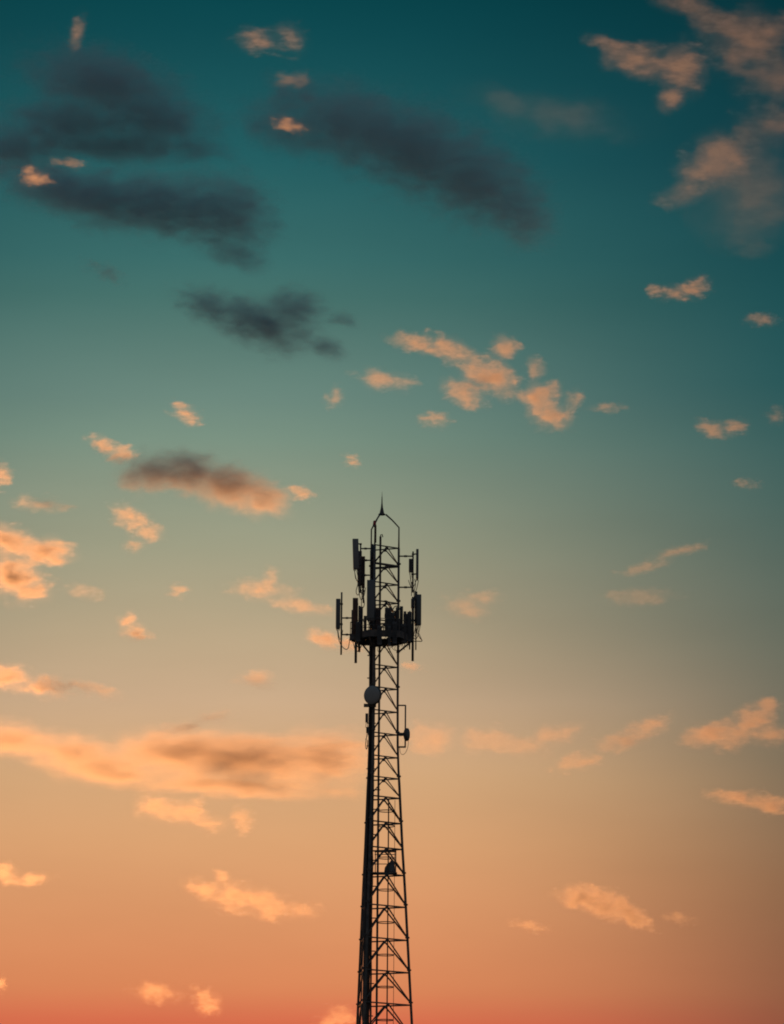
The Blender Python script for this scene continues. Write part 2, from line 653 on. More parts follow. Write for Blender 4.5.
def radio_unit(x0, x1, y0, y1, label, dy=0.0, mat=None, stub=None, thick=.3):
    cx = (x0 + x1) / 2
    foot = at(cx, y1, dy)
    t = empty("radio_unit", foot)
    tag(t, label, "radio unit", "radio units on the tower")
    w = (x1 - x0) * px_m(foot.z)
    h = at(cx, y0, dy).z - foot.z
    bm = bmesh.new()
    rbox(bm, (0, 0, h / 2), (w * .92, thick, h), None, .028)
    part("housing", bm, mat or M_RADIO, t)
    bm = bmesh.new()
    n = max(3, int(w / .06))
    for i in range(n):
        box(bm, ((i + .5) / n * w * .94 - w * .47, -thick / 2 - .03, h * .52), (.016, .07, h * .8))
    part("cooling_fins", bm, M_RADIO, t)
    bm = bmesh.new()
    box(bm, (0, thick / 2 + .05, h * .6), (w * .5, .1, h * .35))
    part("bracket", bm, M_STEEL, t)
    if stub:
        bm = bmesh.new()
        px, pa, pb, r = stub
        q = at(px, pb, dy + .22) - foot
        tube(bm, q, (q.x, q.y, at(px, pa, dy + .22).z - foot.z), r, seg=8)
        part("mounting_pipe", bm, M_STEEL, t, True)
    for s in (-.25, .2):
        bm = bmesh.new()
        a = Vector((s * w, 0, 0))
        sweep(bm, [a, a + Vector((0, 0, -.12)), a + Vector((rng.uniform(-.1, .1), .1, -.3)), a + Vector((rng.uniform(-.15, .15), .25, -.42))], .018, 5)
        part("power_cable", bm, M_CABLE, t, True)
    return t


# top mounts, west side
panel_antenna(352.7, 358.6, 538.8, 569, "grey panel antenna highest on the tower's left side, outermost there", -.5, M_PANEL,
              (360.2, 545, 593, .055), [(360.2, 370.5, 548.6), (360.2, 369.5, 575.2)], 2, .18, R(8), R(-2.0))
panel_antenna(357.4, 361.6, 551, 585.5, "dark panel antenna tucked behind the highest grey one", .35, M_DARK, None, [(361, 370.3, 560.3)], 2, .16)
radio_unit(361.2, 365.0, 556.5, 588, "narrow rusty-brown radio unit between the highest left antennas and the cable run", -.1, M_RUST, (363.3, 585, 603, .05), .25)
# east side top
panel_antenna(415.9, 418.5, 549.2, 578.6, "slim dark panel antenna seen edge-on, highest on the tower's right side", 0, M_DARK,
              (412.8, 551.5, 592.5, .058), [(412.8, 399, 556.2), (412.8, 399, 587.3)], 2, .3, 0, 0, 1)
radio_unit(408.6, 412.6, 559, 572.3, "small box radio unit clamped to the pipe high on the tower's right side", -.25, M_RADIO, None, .28)
# wide panel in front of the cable run
panel_antenna(366.7, 374.2, 580, 620.5, "wide blue-grey panel antenna in front of the cable run, above the platform", -1.75, M_MID,
              (370.5, 578, 622, .05), [], 2, .18)
# around the platform, west
panel_antenna(335.7, 340.2, 598.8, 628.6, "panel antenna on the far left pipe, standing out furthest from the tower", 0, M_DARK,
              (341.1, 592.3, 654.8, .062), [(341.1, 352.5, 618), (341.1, 352.5, 634.6)], 1, .2)
panel_antenna(352.4, 357.8, 598, 634, "rusty-brown panel antenna rising from the platform's left rim", -.9, M_RUST, (355.7, 600, 663, .095), [], 2, .2)
panel_antenna(351.2, 354.8, 610, 640, "dark panel antenna half hidden behind the rusty one on the platform rim", .6, M_DARK, (353.2, 608, 641, .05), [], 1, .2)
radio_unit(358.0, 362.9, 607, 640.5, "tall dark radio unit on the platform beside the rusty panel antenna", -.7, M_RADIO, (359.2, 606, 652, .085), .3)
radio_unit(363.4, 366.6, 616, 640, "short dark radio unit on the platform just left of the wide blue-grey panel", -.6, M_RADIO, None, .3)
radio_unit(355.5, 360.5, 622, 642, "low dark radio unit at the platform's left rim under the tall one", -1.3, M_RADIO, None, .3)
# around the platform, middle
radio_unit(375.5, 380.5, 608, 640, "brownish radio unit beside the ladder above the platform", -1.5, M_RUST, None, .3)
radio_unit(384.4, 391.8, 608, 632, "broad radio unit in the middle of the platform under a curved cable", -1.2, M_RADIO, None, .35)
radio_unit(390.8, 394.6, 613, 641, "tall radio unit right of the broad middle one", -1.0, M_RADIO, None, .3)
radio_unit(395.4, 399.2, 607.5, 638, "radio unit in front of the tower's right leg above the platform", -.4, M_RADIO, None, .3)
radio_unit(399.4, 403.0, 606.5, 640, "tall narrow radio unit touching the tower's right leg", .2, M_RADIO, None, .3)
radio_unit(403.4, 406.4, 611.5, 626, "small upper radio unit between the right leg and the right antenna pipe", -.3, M_RADIO, None, .25)
radio_unit(401.0, 406.6, 624, 643, "low radio unit at the platform's right half under the small upper one", -.8, M_RADIO, None, .3)
radio_unit(407.0, 411.6, 612, 642, "large dark radio unit hugging the thick pipe at the platform's right end", -.3, M_RADIO, (409.6, 611, 649.5, .05), .3)
radio_unit(392.0, 397.0, 622, 644, "squat radio unit low on the platform right of the gap in its floor", -1.6, M_RADIO, None, .3)
radio_unit(377.0, 382.0, 626, 645, "squat radio unit on the platform's near rim, under the brownish one", -1.9, M_RADIO, None, .3)
radio_unit(403.0, 407.8, 614, 641, "wide radio unit at the back of the platform's right half", .9, M_RADIO, None, .35)
radio_unit(387.5, 391.0, 626, 646, "slim radio unit on the near rim between two squat ones", -1.85, M_RADIO, None, .25)
radio_unit(393.5, 397.5, 611, 636, "radio unit at the platform's back rim behind the tall middle ones", 1.0, M_RADIO, None, .3)
# around the platform, east
panel_antenna(416.4, 421.2, 594.5, 625, "dark panel antenna furthest to the tower's right, beside the platform", .1, M_DARK,
              (412.6, 597, 661, .088), [(412.6, 401, 641.2)], 2, .2, 0, 0, 1)
panel_antenna(414.4, 417.2, 591.6, 624, "narrow panel antenna partly behind the rightmost antenna", .5, M_DARK, (415.8, 592, 650, .045), [], 1, .25, 0, 0, 1)
radio_unit(410.8, 414.6, 599, 608, "small square radio box near the top of the right platform pipe", -.3, M_RADIO, None, .25)

# cable loops that tie radios to antennas
def loose_cable(pts_px, label, r=.03, dy=-.9):
    bm = bmesh.new()
    pts = [at(x, y, dy) for x, y in pts_px]
    sm = []
    for i in range(len(pts) - 1):
        p0, p1, p2, p3 = pts[max(i - 1, 0)], pts[i], pts[i + 1], pts[min(i + 2, len(pts) - 1)]
        for j in range(5):
            t_ = j / 5
            sm.append(.5 * ((2 * p1) + (p2 - p0) * t_ + (2 * p0 - 5 * p1 + 4 * p2 - p3) * t_ ** 2 + (3 * p1 - p0 - 3 * p2 + p3) * t_ ** 3))
    sm.append(pts[-1])
    sweep(bm, sm, r, 5)
    o_ = part("loose_cable", bm, M_CABLE, None, True)
    return tag(o_, label, "cable", "cables hanging between antennas and radios")


loose_cable([(354.5, 570), (355.5, 578), (357.8, 583), (356.2, 590), (356.6, 594), (358.3, 595), (359.6, 591), (358.8, 584)],
            "looped cable hanging under the highest grey panel antenna", .028)
loose_cable([(362.5, 589), (362, 596), (361.4, 602), (361.8, 606.5), (363.2, 607.5), (364.4, 604), (363.8, 597), (363, 592)],
            "looped cable under the narrow rusty radio unit", .028)
loose_cable([(337.5, 630), (338.5, 638), (341, 645), (345, 649), (348, 648.5), (349.2, 643), (350, 637)],
            "drooping cable from the far left antenna back to the platform", .028, -.3)
loose_cable([(383, 601.5), (386, 601), (388.5, 602.5), (391, 607), (393.5, 612)], "thick curved cable arching over the broad middle radio unit", .05, -.8)
loose_cable([(418.5, 626), (418.2, 631), (420, 636), (422.2, 641)], "short cable under the rightmost panel antenna", .024, -.1)
loose_cable([(416, 626), (417, 632), (419.2, 637), (422, 641), (417, 641.2), (411, 641.4)], "cable bent into a triangle beside the right platform pipe", .03, .1)
loose_cable([(409.8, 573), (410.6, 580), (411.5, 588), (411.4, 596)], "cable dropping from the small radio high on the right side", .028, -.2)
loose_cable([(414.8, 579), (415.4, 585), (414, 592), (414.4, 599)], "cable dropping from the slim right antenna to the square radio box", .028, -.1)
loose_cable([(386, 610), (384.8, 616), (386, 622), (383.5, 628), (384.6, 634)], "wavy cable falling beside the ladder onto the platform", .035, -1.3)
loose_cable([(392, 611), (395, 606.5), (398, 607), (400.5, 611), (401.5, 618)], "thick cable curving from the middle radios over to the right leg", .035, -.9)
loose_cable([(359.8, 615), (362.5, 619), (365, 626), (364, 634), (366, 640)], "cable snaking between radios at the platform's left half", .03, -1.2)
loose_cable([(399.5, 747), (400.5, 753), (403.5, 754.5), (406.5, 751), (408, 746), (408.4, 741)], "thin cable loop below the small side dish", .018, -.1)
loose_cable([(366.4, 738), (365.6, 744), (366.2, 749), (367.4, 747), (367.6, 740)], "short cable loop at the left of the cable run below the round dish", .028, -1.2)


def drum_dish(px, py, dia_px, depth, yaw, label, dy, mat, name="dish_antenna"):
    c = at(px, py, dy)
    r = dia_px * px_m(c.z) / 2
    t = empty(name, c - Vector((0, 0, r)))
    tag(t, label, "dish antenna", "microwave dishes on the tower")
    nrm = Vector((math.sin(yaw), -math.cos(yaw), -.03)).normalized()
    q = nrm.to_track_quat('Z', 'Y').to_matrix().to_4x4()
    ctr = Vector((0, 0, r))
    bm = bmesh.new()
    rings = [(r * .98, 0), (r * .9, .05), (r * .6, .1), (r * .25, .125)]
    prev = None
    n = 40
    for rr, zz in rings:
        cur = [bm.verts.new(ctr + (q @ Vector((rr * math.cos(2 * math.pi * i / n), rr * math.sin(2 * math.pi * i / n), zz)))) for i in range(n)]
        if prev:
            for i in range(n):
                bm.faces.new((prev[i], prev[(i + 1) % n], cur[(i + 1) % n], cur[i]))
        prev = cur
    bm.faces.new(prev)
    part("radome", bm, mat, t, True)
    bm = bmesh.new()
    prof = [(r * .985, .0), (r, -.02), (r, -depth * .55), (r * .75, -depth * .8), (r * .3, -depth), (.06, -depth)]
    prev = None
    for rr, zz in prof:
        cur = [bm.verts.new(ctr + (q @ Vector((rr * math.cos(2 * math.pi * i / n), rr * math.sin(2 * math.pi * i / n), zz)))) for i in range(n)]
        if prev:
            for i in range(n):
                bm.faces.new((prev[i], prev[(i + 1) % n], cur[(i + 1) % n], cur[i]))
        prev = cur
    bm.faces.new(prev)
    part("reflector", bm, M_STEEL, t, True)
    bm = bmesh.new()
    tube(bm, ctr + (q @ Vector((0, 0, -depth))), ctr + (q @ Vector((0, 0, -depth - .28))), .1, .12, 12)
    part("feed_housing", bm, M_RADIO, t)
    return t, r


t, r = drum_dish(371.8, 695, 19, .42, R(-32), "round grey drum dish facing out from the cable run below the platform", -1.9, M_DISH)
bm = bmesh.new()
box(bm, (-.12, .45, .0), (.85, .3, .2))
box(bm, (.0, .55, .75), (.2, .35, 1.3))
part("mounting_bracket", bm, M_STEEL, t)
t, r = drum_dish(407.9, 734.6, 13, .3, R(80), "small dark dish seen edge-on, on the bracket at the tower's right side", 0, M_DARK)
f0 = t.location
bm = bmesh.new()
a = at(405.2, 747.5, .028) - f0
tube(bm, a, (a.x, a.y, (at(405.2, 705, .028) - f0).z), .055, seg=10)
mp_ = part("mounting_pipe", bm, M_STEEL, t, True)
for y, r_ in ((705.4, .05), (734.2, .11), (747, .06)):
    bm = bmesh.new()
    tube(bm, at(398.3, y, .05) - f0, at(405.6, y, .028) - f0, r_, seg=8)
    part("standoff_arm", bm, M_STEEL, t)
radio_unit(365.2, 368.2, 713.5, 722.5, "small box clipped to the left of the cable run under the round dish", -1.5, M_RADIO, None, .2)
radio_unit(366.0, 368.6, 727, 733, "tiny box on the left of the cable run, lower than the other", -1.5, M_RADIO, None, .2)

# slanted cabinet standing on the rest platform
foot = at(389.6, 872.9, -.1)
t = empty("equipment_cabinet", foot)
tag(t, "dark equipment cabinet with a slanted top on the rest platform inside the tower", "cabinet")
u = px_m(foot.z)
prof = [(-5.6, 0), (5.6, 0), (5.2, 6.5), (4.0, 11.5), (1.4, 12.6), (.2, 10.6), (-2.2, 8.6), (-4.8, 5)]
bm = bmesh.new()
fr = [bm.verts.new((x * u, -.3, z_ * u)) for x, z_ in prof]
bk = [bm.verts.new((x * u, .3, z_ * u)) for x, z_ in prof]
bm.faces.new(fr)
bm.faces.new(list(reversed(bk)))
for i in range(len(prof)):
    j = (i + 1) % len(prof)
    bm.faces.new((fr[i], bk[i], bk[j], fr[j]))
part("housing", bm, M_RADIO, t)
bm = bmesh.new()
box(bm, (.05, -.315, .28), (.5, .02, .4))
part("door", bm, M_DARK, t)

# ------------------------------------------------------------------ house whose roof just reaches into the corner of the view
HD = 95.0
r = ray(9, 1022.0)
apex = EYE + r * (HD / r.y)
house = empty("house", (apex.x - 4.2, HD + 3.0, 0))
tag(house, "house whose dark roof edge barely shows in the bottom left corner", "house")
ez = apex.z
bm = bmesh.new()
box(bm, (0, 0, (ez - 2.4) / 2 + .002), (8.0, 6.0, ez - 2.4))
wall = part("wall", bm, M_WALL, house)
bm = bmesh.new()
hw, hd = 4.4, 3.4
zt, zb = ez, ez - 2.4
vs = [bm.verts.new(v) for v in ((-hw, -hd, zb), (hw, -hd, zb), (hw, hd, zb), (-hw, hd, zb), (-2.0, 0, zt + .35), (4.15, -3.0 + 3.0, zt))]
for f in ((0, 1, 5, 4), (1, 2, 5), (2, 3, 4, 5), (3, 0, 4), (3, 2, 1, 0)):
    bm.faces.new([vs[i] for i in f])
part("roof", bm, M_ROOF, house)
for wx in (-2.4, 0.2, 2.6):
    for wz in (1.5, 4.2):
        if wx == 0.2 and wz < 2:
            continue
        bm = bmesh.new()
        for sx, sz, w_, h_ in ((-.55, 0, .1, 1.3), (.55, 0, .1, 1.3), (0, .65, 1.2, .1), (0, -.65, 1.2, .1)):
            box(bm, (wx + sx, -3.03, wz + sz), (w_, .08, h_))
        wf = part("window", bm, M_WOOD, house)
        bm = bmesh.new()
        box(bm, (wx, -3.01, wz), (1.0, .03, 1.2))
        part("pane", bm, M_PANE, wf)
bm = bmesh.new()
box(bm, (.2, -3.03, 1.06), (1.0, .08, 2.1))
dr = part("door", bm, M_WOOD, house)
bm = bmesh.new()
tube(bm, (.55, -3.15, 1.0), (.55, -3.07, 1.0), .03)
part("handle", bm, M_STEEL, dr)

# ------------------------------------------------------------------ clouds: real volumes of droplets, 3 to 13 km away
def cloud_material(name, blobs, density, seed, nscale, rough, amp, edge, warp, aniso, albedo=0.96, halo=0.2, stretch=0.6):
    m = bpy.data.materials.new(name)
    m.use_nodes = True
    t = m.node_tree
    t.nodes.clear()

    def nn(ty, **kw):
        n = t.nodes.new(ty)
        for k, v in kw.items():
            setattr(n, k, v)
        return n

    def mth(op, a, b=None, c=None, clamp=False):
        n = nn('ShaderNodeMath', operation=op, use_clamp=clamp)
        for i, v in enumerate((a, b, c)):
            if v is None:
                continue
            if isinstance(v, (int, float)):
                n.inputs[i].default_value = v
            else:
                t.links.new(v, n.inputs[i])
        return n.outputs[0]

    tcn = nn('ShaderNodeTexCoord')
    off = nn('ShaderNodeVectorMath', operation='ADD')
    t.links.new(tcn.outputs['Object'], off.inputs[0])
    off.inputs[1].default_value = (seed * 173.1, seed * 91.7, seed * 57.3)
    w = nn('ShaderNodeTexNoise')
    w.inputs['Scale'].default_value = 0.6 * nscale
    w.inputs['Detail'].default_value = 4.0
    t.links.new(off.outputs[0], w.inputs['Vector'])
    wv = nn('ShaderNodeVectorMath', operation='SUBTRACT')
    t.links.new(w.outputs['Color'], wv.inputs[0])
    wv.inputs[1].default_value = (.5, .5, .5)
    ws = nn('ShaderNodeVectorMath', operation='SCALE')
    t.links.new(wv.outputs[0], ws.inputs[0])
    ws.inputs['Scale'].default_value = warp
    p = nn('ShaderNodeVectorMath', operation='ADD')
    t.links.new(tcn.outputs['Object'], p.inputs[0])
    t.links.new(ws.outputs[0], p.inputs[1])
    f = None
    for (cx, cz, cyy, rx, rz, ry, rot) in blobs:
        mp = nn('ShaderNodeMapping', vector_type='TEXTURE')
        mp.inputs['Location'].default_value = (cx, cyy, cz)
        mp.inputs['Rotation'].default_value = (0, rot, 0)
        mp.inputs['Scale'].default_value = (rx, ry, rz)
        t.links.new(p.outputs[0], mp.inputs['Vector'])
        ln = nn('ShaderNodeVectorMath', operation='LENGTH')
        t.links.new(mp.outputs[0], ln.inputs[0])
        v = mth('SUBTRACT', 1.0, ln.outputs['Value'])
        f = v if f is None else mth('SMOOTH_MAX', f, v, 0.25)
    g = nn('ShaderNodeTexNoise')
    g.inputs['Scale'].default_value = nscale
    g.inputs['Detail'].default_value = 7.0
    g.inputs['Roughness'].default_value = rough
    sc = nn('ShaderNodeVectorMath', operation='MULTIPLY')
    sc.inputs[1].default_value = (stretch, 0.7, 1.15)
    t.links.new(off.outputs[0], sc.inputs[0])
    t.links.new(sc.outputs[0], g.inputs['Vector'])
    gg = mth('MULTIPLY', mth('SUBTRACT', g.outputs[0], 0.56), amp)
    s = mth('ADD', f, gg)
    mr = nn('ShaderNodeMapRange', interpolation_type='SMOOTHSTEP')
    t.links.new(s, mr.inputs['Value'])
    mr.inputs['From Min'].default_value = 0.03
    mr.inputs['From Max'].default_value = edge
    # a thin soft veil round the dense part
    hv = mth('ADD', f, mth('MULTIPLY', mth('SUBTRACT', w.outputs[0], 0.5), 1.3))
    hr = nn('ShaderNodeMapRange', interpolation_type='SMOOTHSTEP')
    t.links.new(hv, hr.inputs['Value'])
    hr.inputs['From Min'].default_value = 0.0
    hr.inputs['From Max'].default_value = 0.9
    hr.inputs['To Max'].default_value = halo
    dens = mth('MULTIPLY', mth('ADD', mr.outputs[0], hr.outputs[0]), density)
    pv = nn('ShaderNodeVolumePrincipled')
    pv.inputs['Color'].default_value = (albedo, albedo, albedo, 1)
    pv.inputs['Anisotropy'].default_value = aniso
    t.links.new(dens, pv.inputs['Density'])
    # the outermost veil of droplets, all but clear
    tr = nn('ShaderNodeBsdfTransparent')
    tl = nn('ShaderNodeBsdfTranslucent')
    tl.inputs[0].default_value = (0.8, 0.8, 0.8, 1)
    ms = nn('ShaderNodeMixShader')
    ms.inputs[0].default_value = 0.002
    t.links.new(tr.outputs[0], ms.inputs[1])
    t.links.new(tl.outputs[0], ms.inputs[2])
    out = nn('ShaderNodeOutputMaterial')
    t.links.new(ms.outputs[0], out.inputs['Surface'])
    t.links.new(pv.outputs[0], out.inputs['Volume'])
    m.cycles.volume_step_rate = 0.45
    return m


CLOUDS = []


def cloud(label, tau, blobs, alt=750.0, nscale=None, rough=0.65, amp=3.0, edge=1.0, warp=None, aniso=0.8, thick=0.6, grow=1.2, albedo=0.96, gain=1.5, halo=0.13, stretch=0.6):
    """BLOBS: (x, y, half width, half height, tilt) as seen from the camera's place; built at its own distance and depth."""
    n = len(blobs)
    blobs = [(x, y, rx * grow, ry * grow, t) for x, y, rx, ry, t in blobs]
    ar = [b[2] * b[3] for b in blobs]
    cx = sum(b[0] * a for b, a in zip(blobs, ar)) / sum(ar)
    cyp = sum(b[1] * a for b, a in zip(blobs, ar)) / sum(ar)
    rd = ray(cx, cyp)
    dist = alt / rd.z
    mpp = dist / FPX
    rr = random.Random(int(cx * 31 + cyp * 17))
    loc = []
    for (x, y, rx, ry, rot) in blobs:
        dep = thick * math.sqrt(rx * ry)
        loc.append((x - cx, cyp - y, rr.uniform(-.35, .35) * dep, rx, ry, dep, R(rot)))
    rmin = min(min(b[2], b[3]) for b in blobs)
    rmean = sum(math.sqrt(b[2] * b[3]) for b in blobs) / n
    depm = sum(b[5] for b in loc) / n
    nscale = nscale or 1.0 / max(6.5, 0.5 * rmean)
    warp = 0.9 * rmin if warp is None else warp * rmin
    bm = bmesh.new()
    for (lx, lz, ly, rx, rz, ry, rot) in loc:
        mat = (Matrix.Translation((lx, ly, lz)) @ Matrix.Rotation(rot, 4, 'Y')
               @ Matrix.Diagonal((rx * 1.15 + 1, ry * 1.15 + 1, rz * 1.15 + 1, 1)))
        bmesh.ops.create_icosphere(bm, subdivisions=3, radius=1.0, matrix=mat)
    me = bpy.data.meshes.new("cloud")
    bm.to_mesh(me)
    bm.free()
    o = bpy.data.objects.new("cloud", me)
    col.objects.link(o)
    if n > 1:
        md = o.modifiers.new("m", 'REMESH')
        md.mode = 'VOXEL'
        md.voxel_size = max(1.2, rmin / 4.0)
        dg = bpy.context.evaluated_depsgraph_get()
        me2 = bpy.data.meshes.new_from_object(o.evaluated_get(dg))
        o.modifiers.clear()
        o.data = me2
        bpy.data.meshes.remove(me)
        me = me2
        me.name = "cloud"
    me.materials.clear()
    me.materials.append(cloud_material("cloud_droplets", loc, tau * gain / (2 * depm * mpp), rr.random() * 10, nscale, rough, amp * rr.uniform(.85, 1.15), edge, warp, aniso, albedo, halo, stretch * rr.uniform(.8, 1.2)))
    xa = (RT - rd * RT.dot(rd)).normalized()
    za = xa.cross(rd).normalized()
    o.matrix_world = (Matrix.Translation(EYE + rd * dist)
                      @ Matrix((xa, rd, za)).transposed().to_4x4() @ Matrix.Scale(mpp, 4))
    tag(o, label, "cloud", "clouds scattered over the dusk sky")
    CLOUDS.append(o)
    return o


# thick clouds in shade
cloud("largest slate-dark cloud bank, broad and smoky, at the upper left", 5,
      [(105, 85, 66, 30, 12), (150, 118, 58, 28, 12), (70, 125, 60, 26, 0), (15, 147, 60, 19, 0), (115, 145, 85, 16, 3), (192, 148, 34, 11, 10)], edge=0.95, amp=1.95, alt=1300, grow=1.68, nscale=1 / 13, thick=0.8, aniso=0.45, albedo=0.9, gain=0.62, halo=0.26, rough=0.68)
cloud("slate-dark cloud bank tilting down to the right under the largest one", 5,
      [(60, 190, 58, 20, 15), (110, 200, 68, 24, 12), (165, 205, 62, 28, 10), (225, 212, 44, 34, 20), (237, 254, 30, 12, 20)], edge=0.95, amp=1.95, alt=1300, grow=1.68, nscale=1 / 13, thick=0.8, aniso=0.45, albedo=0.9, gain=0.62, halo=0.26, rough=0.68)
cloud("long slate-dark cloud slanting down to the right across the top centre", 4.5,
      [(292, 100, 24, 22, 0), (295, 130, 50, 22, 15), (350, 125, 60, 34, 15), (415, 150, 68, 38, 20), (475, 180, 58, 36, 25), (520, 212, 32, 24, 40)], edge=0.95, amp=1.95, alt=1300, grow=1.68, nscale=1 / 13, thick=0.8, aniso=0.45, albedo=0.9, gain=0.62, halo=0.26, rough=0.68)
cloud("dark grey cloud with a humped top, alone under the long slanting cloud", 4,
      [(215, 308, 34, 17, 20), (262, 324, 50, 22, 15), (292, 310, 30, 20, 0), (340, 320, 16, 8, 10), (325, 348, 22, 10, 20)], edge=0.95, amp=1.95, alt=1300, grow=1.55, nscale=1 / 12, thick=0.8, aniso=0.45, albedo=0.9, gain=0.62, halo=0.26, rough=0.68)
cloud("tiny faint grey smudge of cloud below the dark banks", 0.8, [(105, 272, 24, 11, 25)], alt=1300)
cloud("dark brown sausage-shaped cloud beside the small bright puff", 5.5,
      [(150, 474, 30, 19, -10), (185, 472, 42, 21, 5), (230, 486, 46, 21, 15), (264, 498, 26, 17, 20)], edge=1.2, amp=1.6, grow=1.4, nscale=1 / 14, alt=1178, thick=0.8, gain=0.95)
cloud("faint reddish smear of cloud in the deep teal top", 0.05, [(560, 118, 65, 20, 5), (510, 100, 40, 14, 10)], grow=1.45, halo=0.42)

# lit wisps high up
cloud("small glowing tuft at the top edge between two dark banks", 0.46, [(258, 40, 28, 13, 0), (290, 40, 17, 18, -20)])
cloud("faint thin upright wisp at the very top", 0.31, [(77, 33, 9, 20, 15)])
cloud("peach spot on the upper edge of the second dark bank", 0.9, [(35, 177, 18, 11, 15)])
cloud("thin pale streak between the two dark banks", 0.5, [(68, 163, 20, 6, 5)])
cloud("faint tuft above the long slanting dark cloud", 0.31, [(292, 79, 22, 9, 0)])
cloud("small peach tuft on the long slanting dark cloud", 0.8, [(289, 124, 20, 9, 15)])
cloud("lit anvil-shaped cloud with a ragged tail near the top right corner", 0.50,
      [(612, 47, 22, 9, 20), (642, 60, 32, 14, 5), (683, 68, 22, 22, 30), (672, 98, 15, 11, -30)], grow=1.45, halo=0.42)
cloud("wide ragged brown cloud touching the top right corner", 0.31,
      [(690, 5, 28, 11, 10), (716, 22, 26, 14, 20), (745, 40, 36, 26, 20), (735, 62, 20, 16, 30), (772, 75, 32, 24, 10), (775, 30, 20, 16, 0)], grow=1.45, halo=0.42)
cloud("ragged tan cloud cut off by the right edge", 0.31, [(768, 125, 30, 20, -10)], grow=1.45, halo=0.42)
cloud("tan cloud with a dull brown shadow side near the right edge", 0.46,
      [(715, 163, 34, 22, -30), (688, 190, 28, 13, -25)], grow=1.45, halo=0.42)
cloud("dull brown veil of cloud beside the tan cloud on the right", 0.17, [(752, 195, 46, 42, 0)], grow=1.45, halo=0.42)
cloud("small lit wisp with a hooked right end in the teal sky", 0.9, [(657, 291, 14, 7, 10), (680, 292, 25, 9, -5), (697, 287, 15, 12, -20)])
cloud("faint speck of cloud under the hooked wisp by the right edge", 0.5, [(762, 320, 18, 8, 5)])
cloud("cluster of lit peach puffs, the brightest group above the tower top", 1.3,
      [(415, 343, 27, 11, 15), (450, 350, 32, 13, 20), (490, 375, 38, 18, 30), (465, 392, 24, 15, 20), (505, 347, 17, 13, 10),
       (535, 368, 13, 11, 10), (540, 396, 24, 15, -10), (550, 415, 24, 16, 15), (574, 398, 11, 11, 0)], grow=1.22, halo=0.2)
cloud("small flat peach cloud just left of the peach puff cluster", 0.9, [(385, 380, 30, 11, 10)])
cloud("small peach cloud hanging under the peach puff cluster", 0.9, [(434, 420, 18, 9, 0)])
cloud("faint upright wisp left of the small flat peach cloud", 0.4, [(335, 397, 10, 13, 20)])
cloud("faint speck right of the peach puff cluster", 0.4, [(608, 408, 20, 6, 0)])
cloud("small v-shaped tan cloud in the dim right half", 0.9, [(712, 429, 17, 11, 30), (735, 427, 15, 9, -10)])
cloud("faint speck of cloud below the small v-shaped tan cloud", 0.4, [(748, 483, 15, 7, 5)])
cloud("faint speck of cloud on the right edge above the v-shaped one", 0.35, [(775, 415, 12, 10, 0)])

# small lit clouds, middle height
cloud("small lit cloud above the dark brown sausage-shaped cloud", 1.2, [(185, 414, 20, 10, 25)])
cloud("bright cream puff at the upper left end of the brown sausage-shaped cloud", 1.5, [(104, 447, 19, 10, 25), (120, 455, 18, 11, 0)])
cloud("bright sliver at the right end of the brown sausage-shaped cloud", 1.1, [(300, 493, 18, 8, 10)])
cloud("tiny bright fleck left of the tower's spire", 0.9, [(352, 461, 10, 7, 30)])
cloud("flat thin peach cloud above the big glowing cloud on the left edge", 0.9, [(45, 505, 30, 9, 5)])
cloud("dim little cloud cut by the left edge above the flat thin one", 1.5, [(0, 476, 14, 14, 0)])
cloud("curled peach cloud with ragged tail under the brown sausage-shaped cloud", 1.0, [(130, 518, 24, 13, 25), (150, 532, 17, 12, 20), (135, 545, 12, 10, 0)])
cloud("big glowing peach cloud on the left edge with a dusky top", 3,
      [(10, 545, 30, 20, 10), (47, 551, 32, 17, 10), (18, 580, 34, 24, 30)])
cloud("faint thin wisp right of the big glowing cloud on the left edge", 0.4, [(85, 592, 24, 8, 10)])
cloud("faint tiny puff alone in the pale sky left of the wisp cloud", 0.6, [(178, 590, 13, 9, -10)])
cloud("small bright puff alone above the dusky pink cloud", 1.2, [(128, 622, 11, 11, 20), (136, 633, 17, 10, 8)])
cloud("lit cloud trailing a thin tail towards the tower's antennas", 0.7, [(262, 590, 32, 10, 5), (270, 581, 10, 13, 30), (300, 606, 32, 8, 12)], grow=1.35, halo=0.2, amp=3.4)
cloud("bright peach cloud directly behind the tower's left antennas", 1.3, [(325, 640, 24, 11, 15), (347, 644, 20, 8, 10)])
cloud("tiny peach fleck right of the tower below its antenna platform", 0.7, [(412, 667, 14, 6, 10)])
cloud("dusky pink cloud on the left edge above the longest cloud", 2.0, [(8, 676, 28, 15, 10), (45, 686, 32, 13, 5)])
cloud("thin lit streak right of the dusky pink cloud", 0.7, [(98, 690, 30, 8, 15)])
cloud("faint pale puff just above the longest cloud", 0.6, [(257, 680, 24, 11, 0)])
cloud("forked wispy cloud, upper thin streak, in the right half", 0.35, [(675, 552, 34, 6, -15), (645, 567, 28, 6, -15)], grow=1.35, halo=0.25, amp=3.4)
cloud("forked wispy cloud, lower thin streak, in the right half", 0.28, [(640, 597, 34, 9, 0)], grow=1.4, halo=0.3, amp=3.4)
cloud("faint tan wisp right of the tower's antennas", 0.3, [(482, 598, 19, 9, 0), (468, 607, 24, 11, 10)], grow=1.4, halo=0.25, amp=3.4)

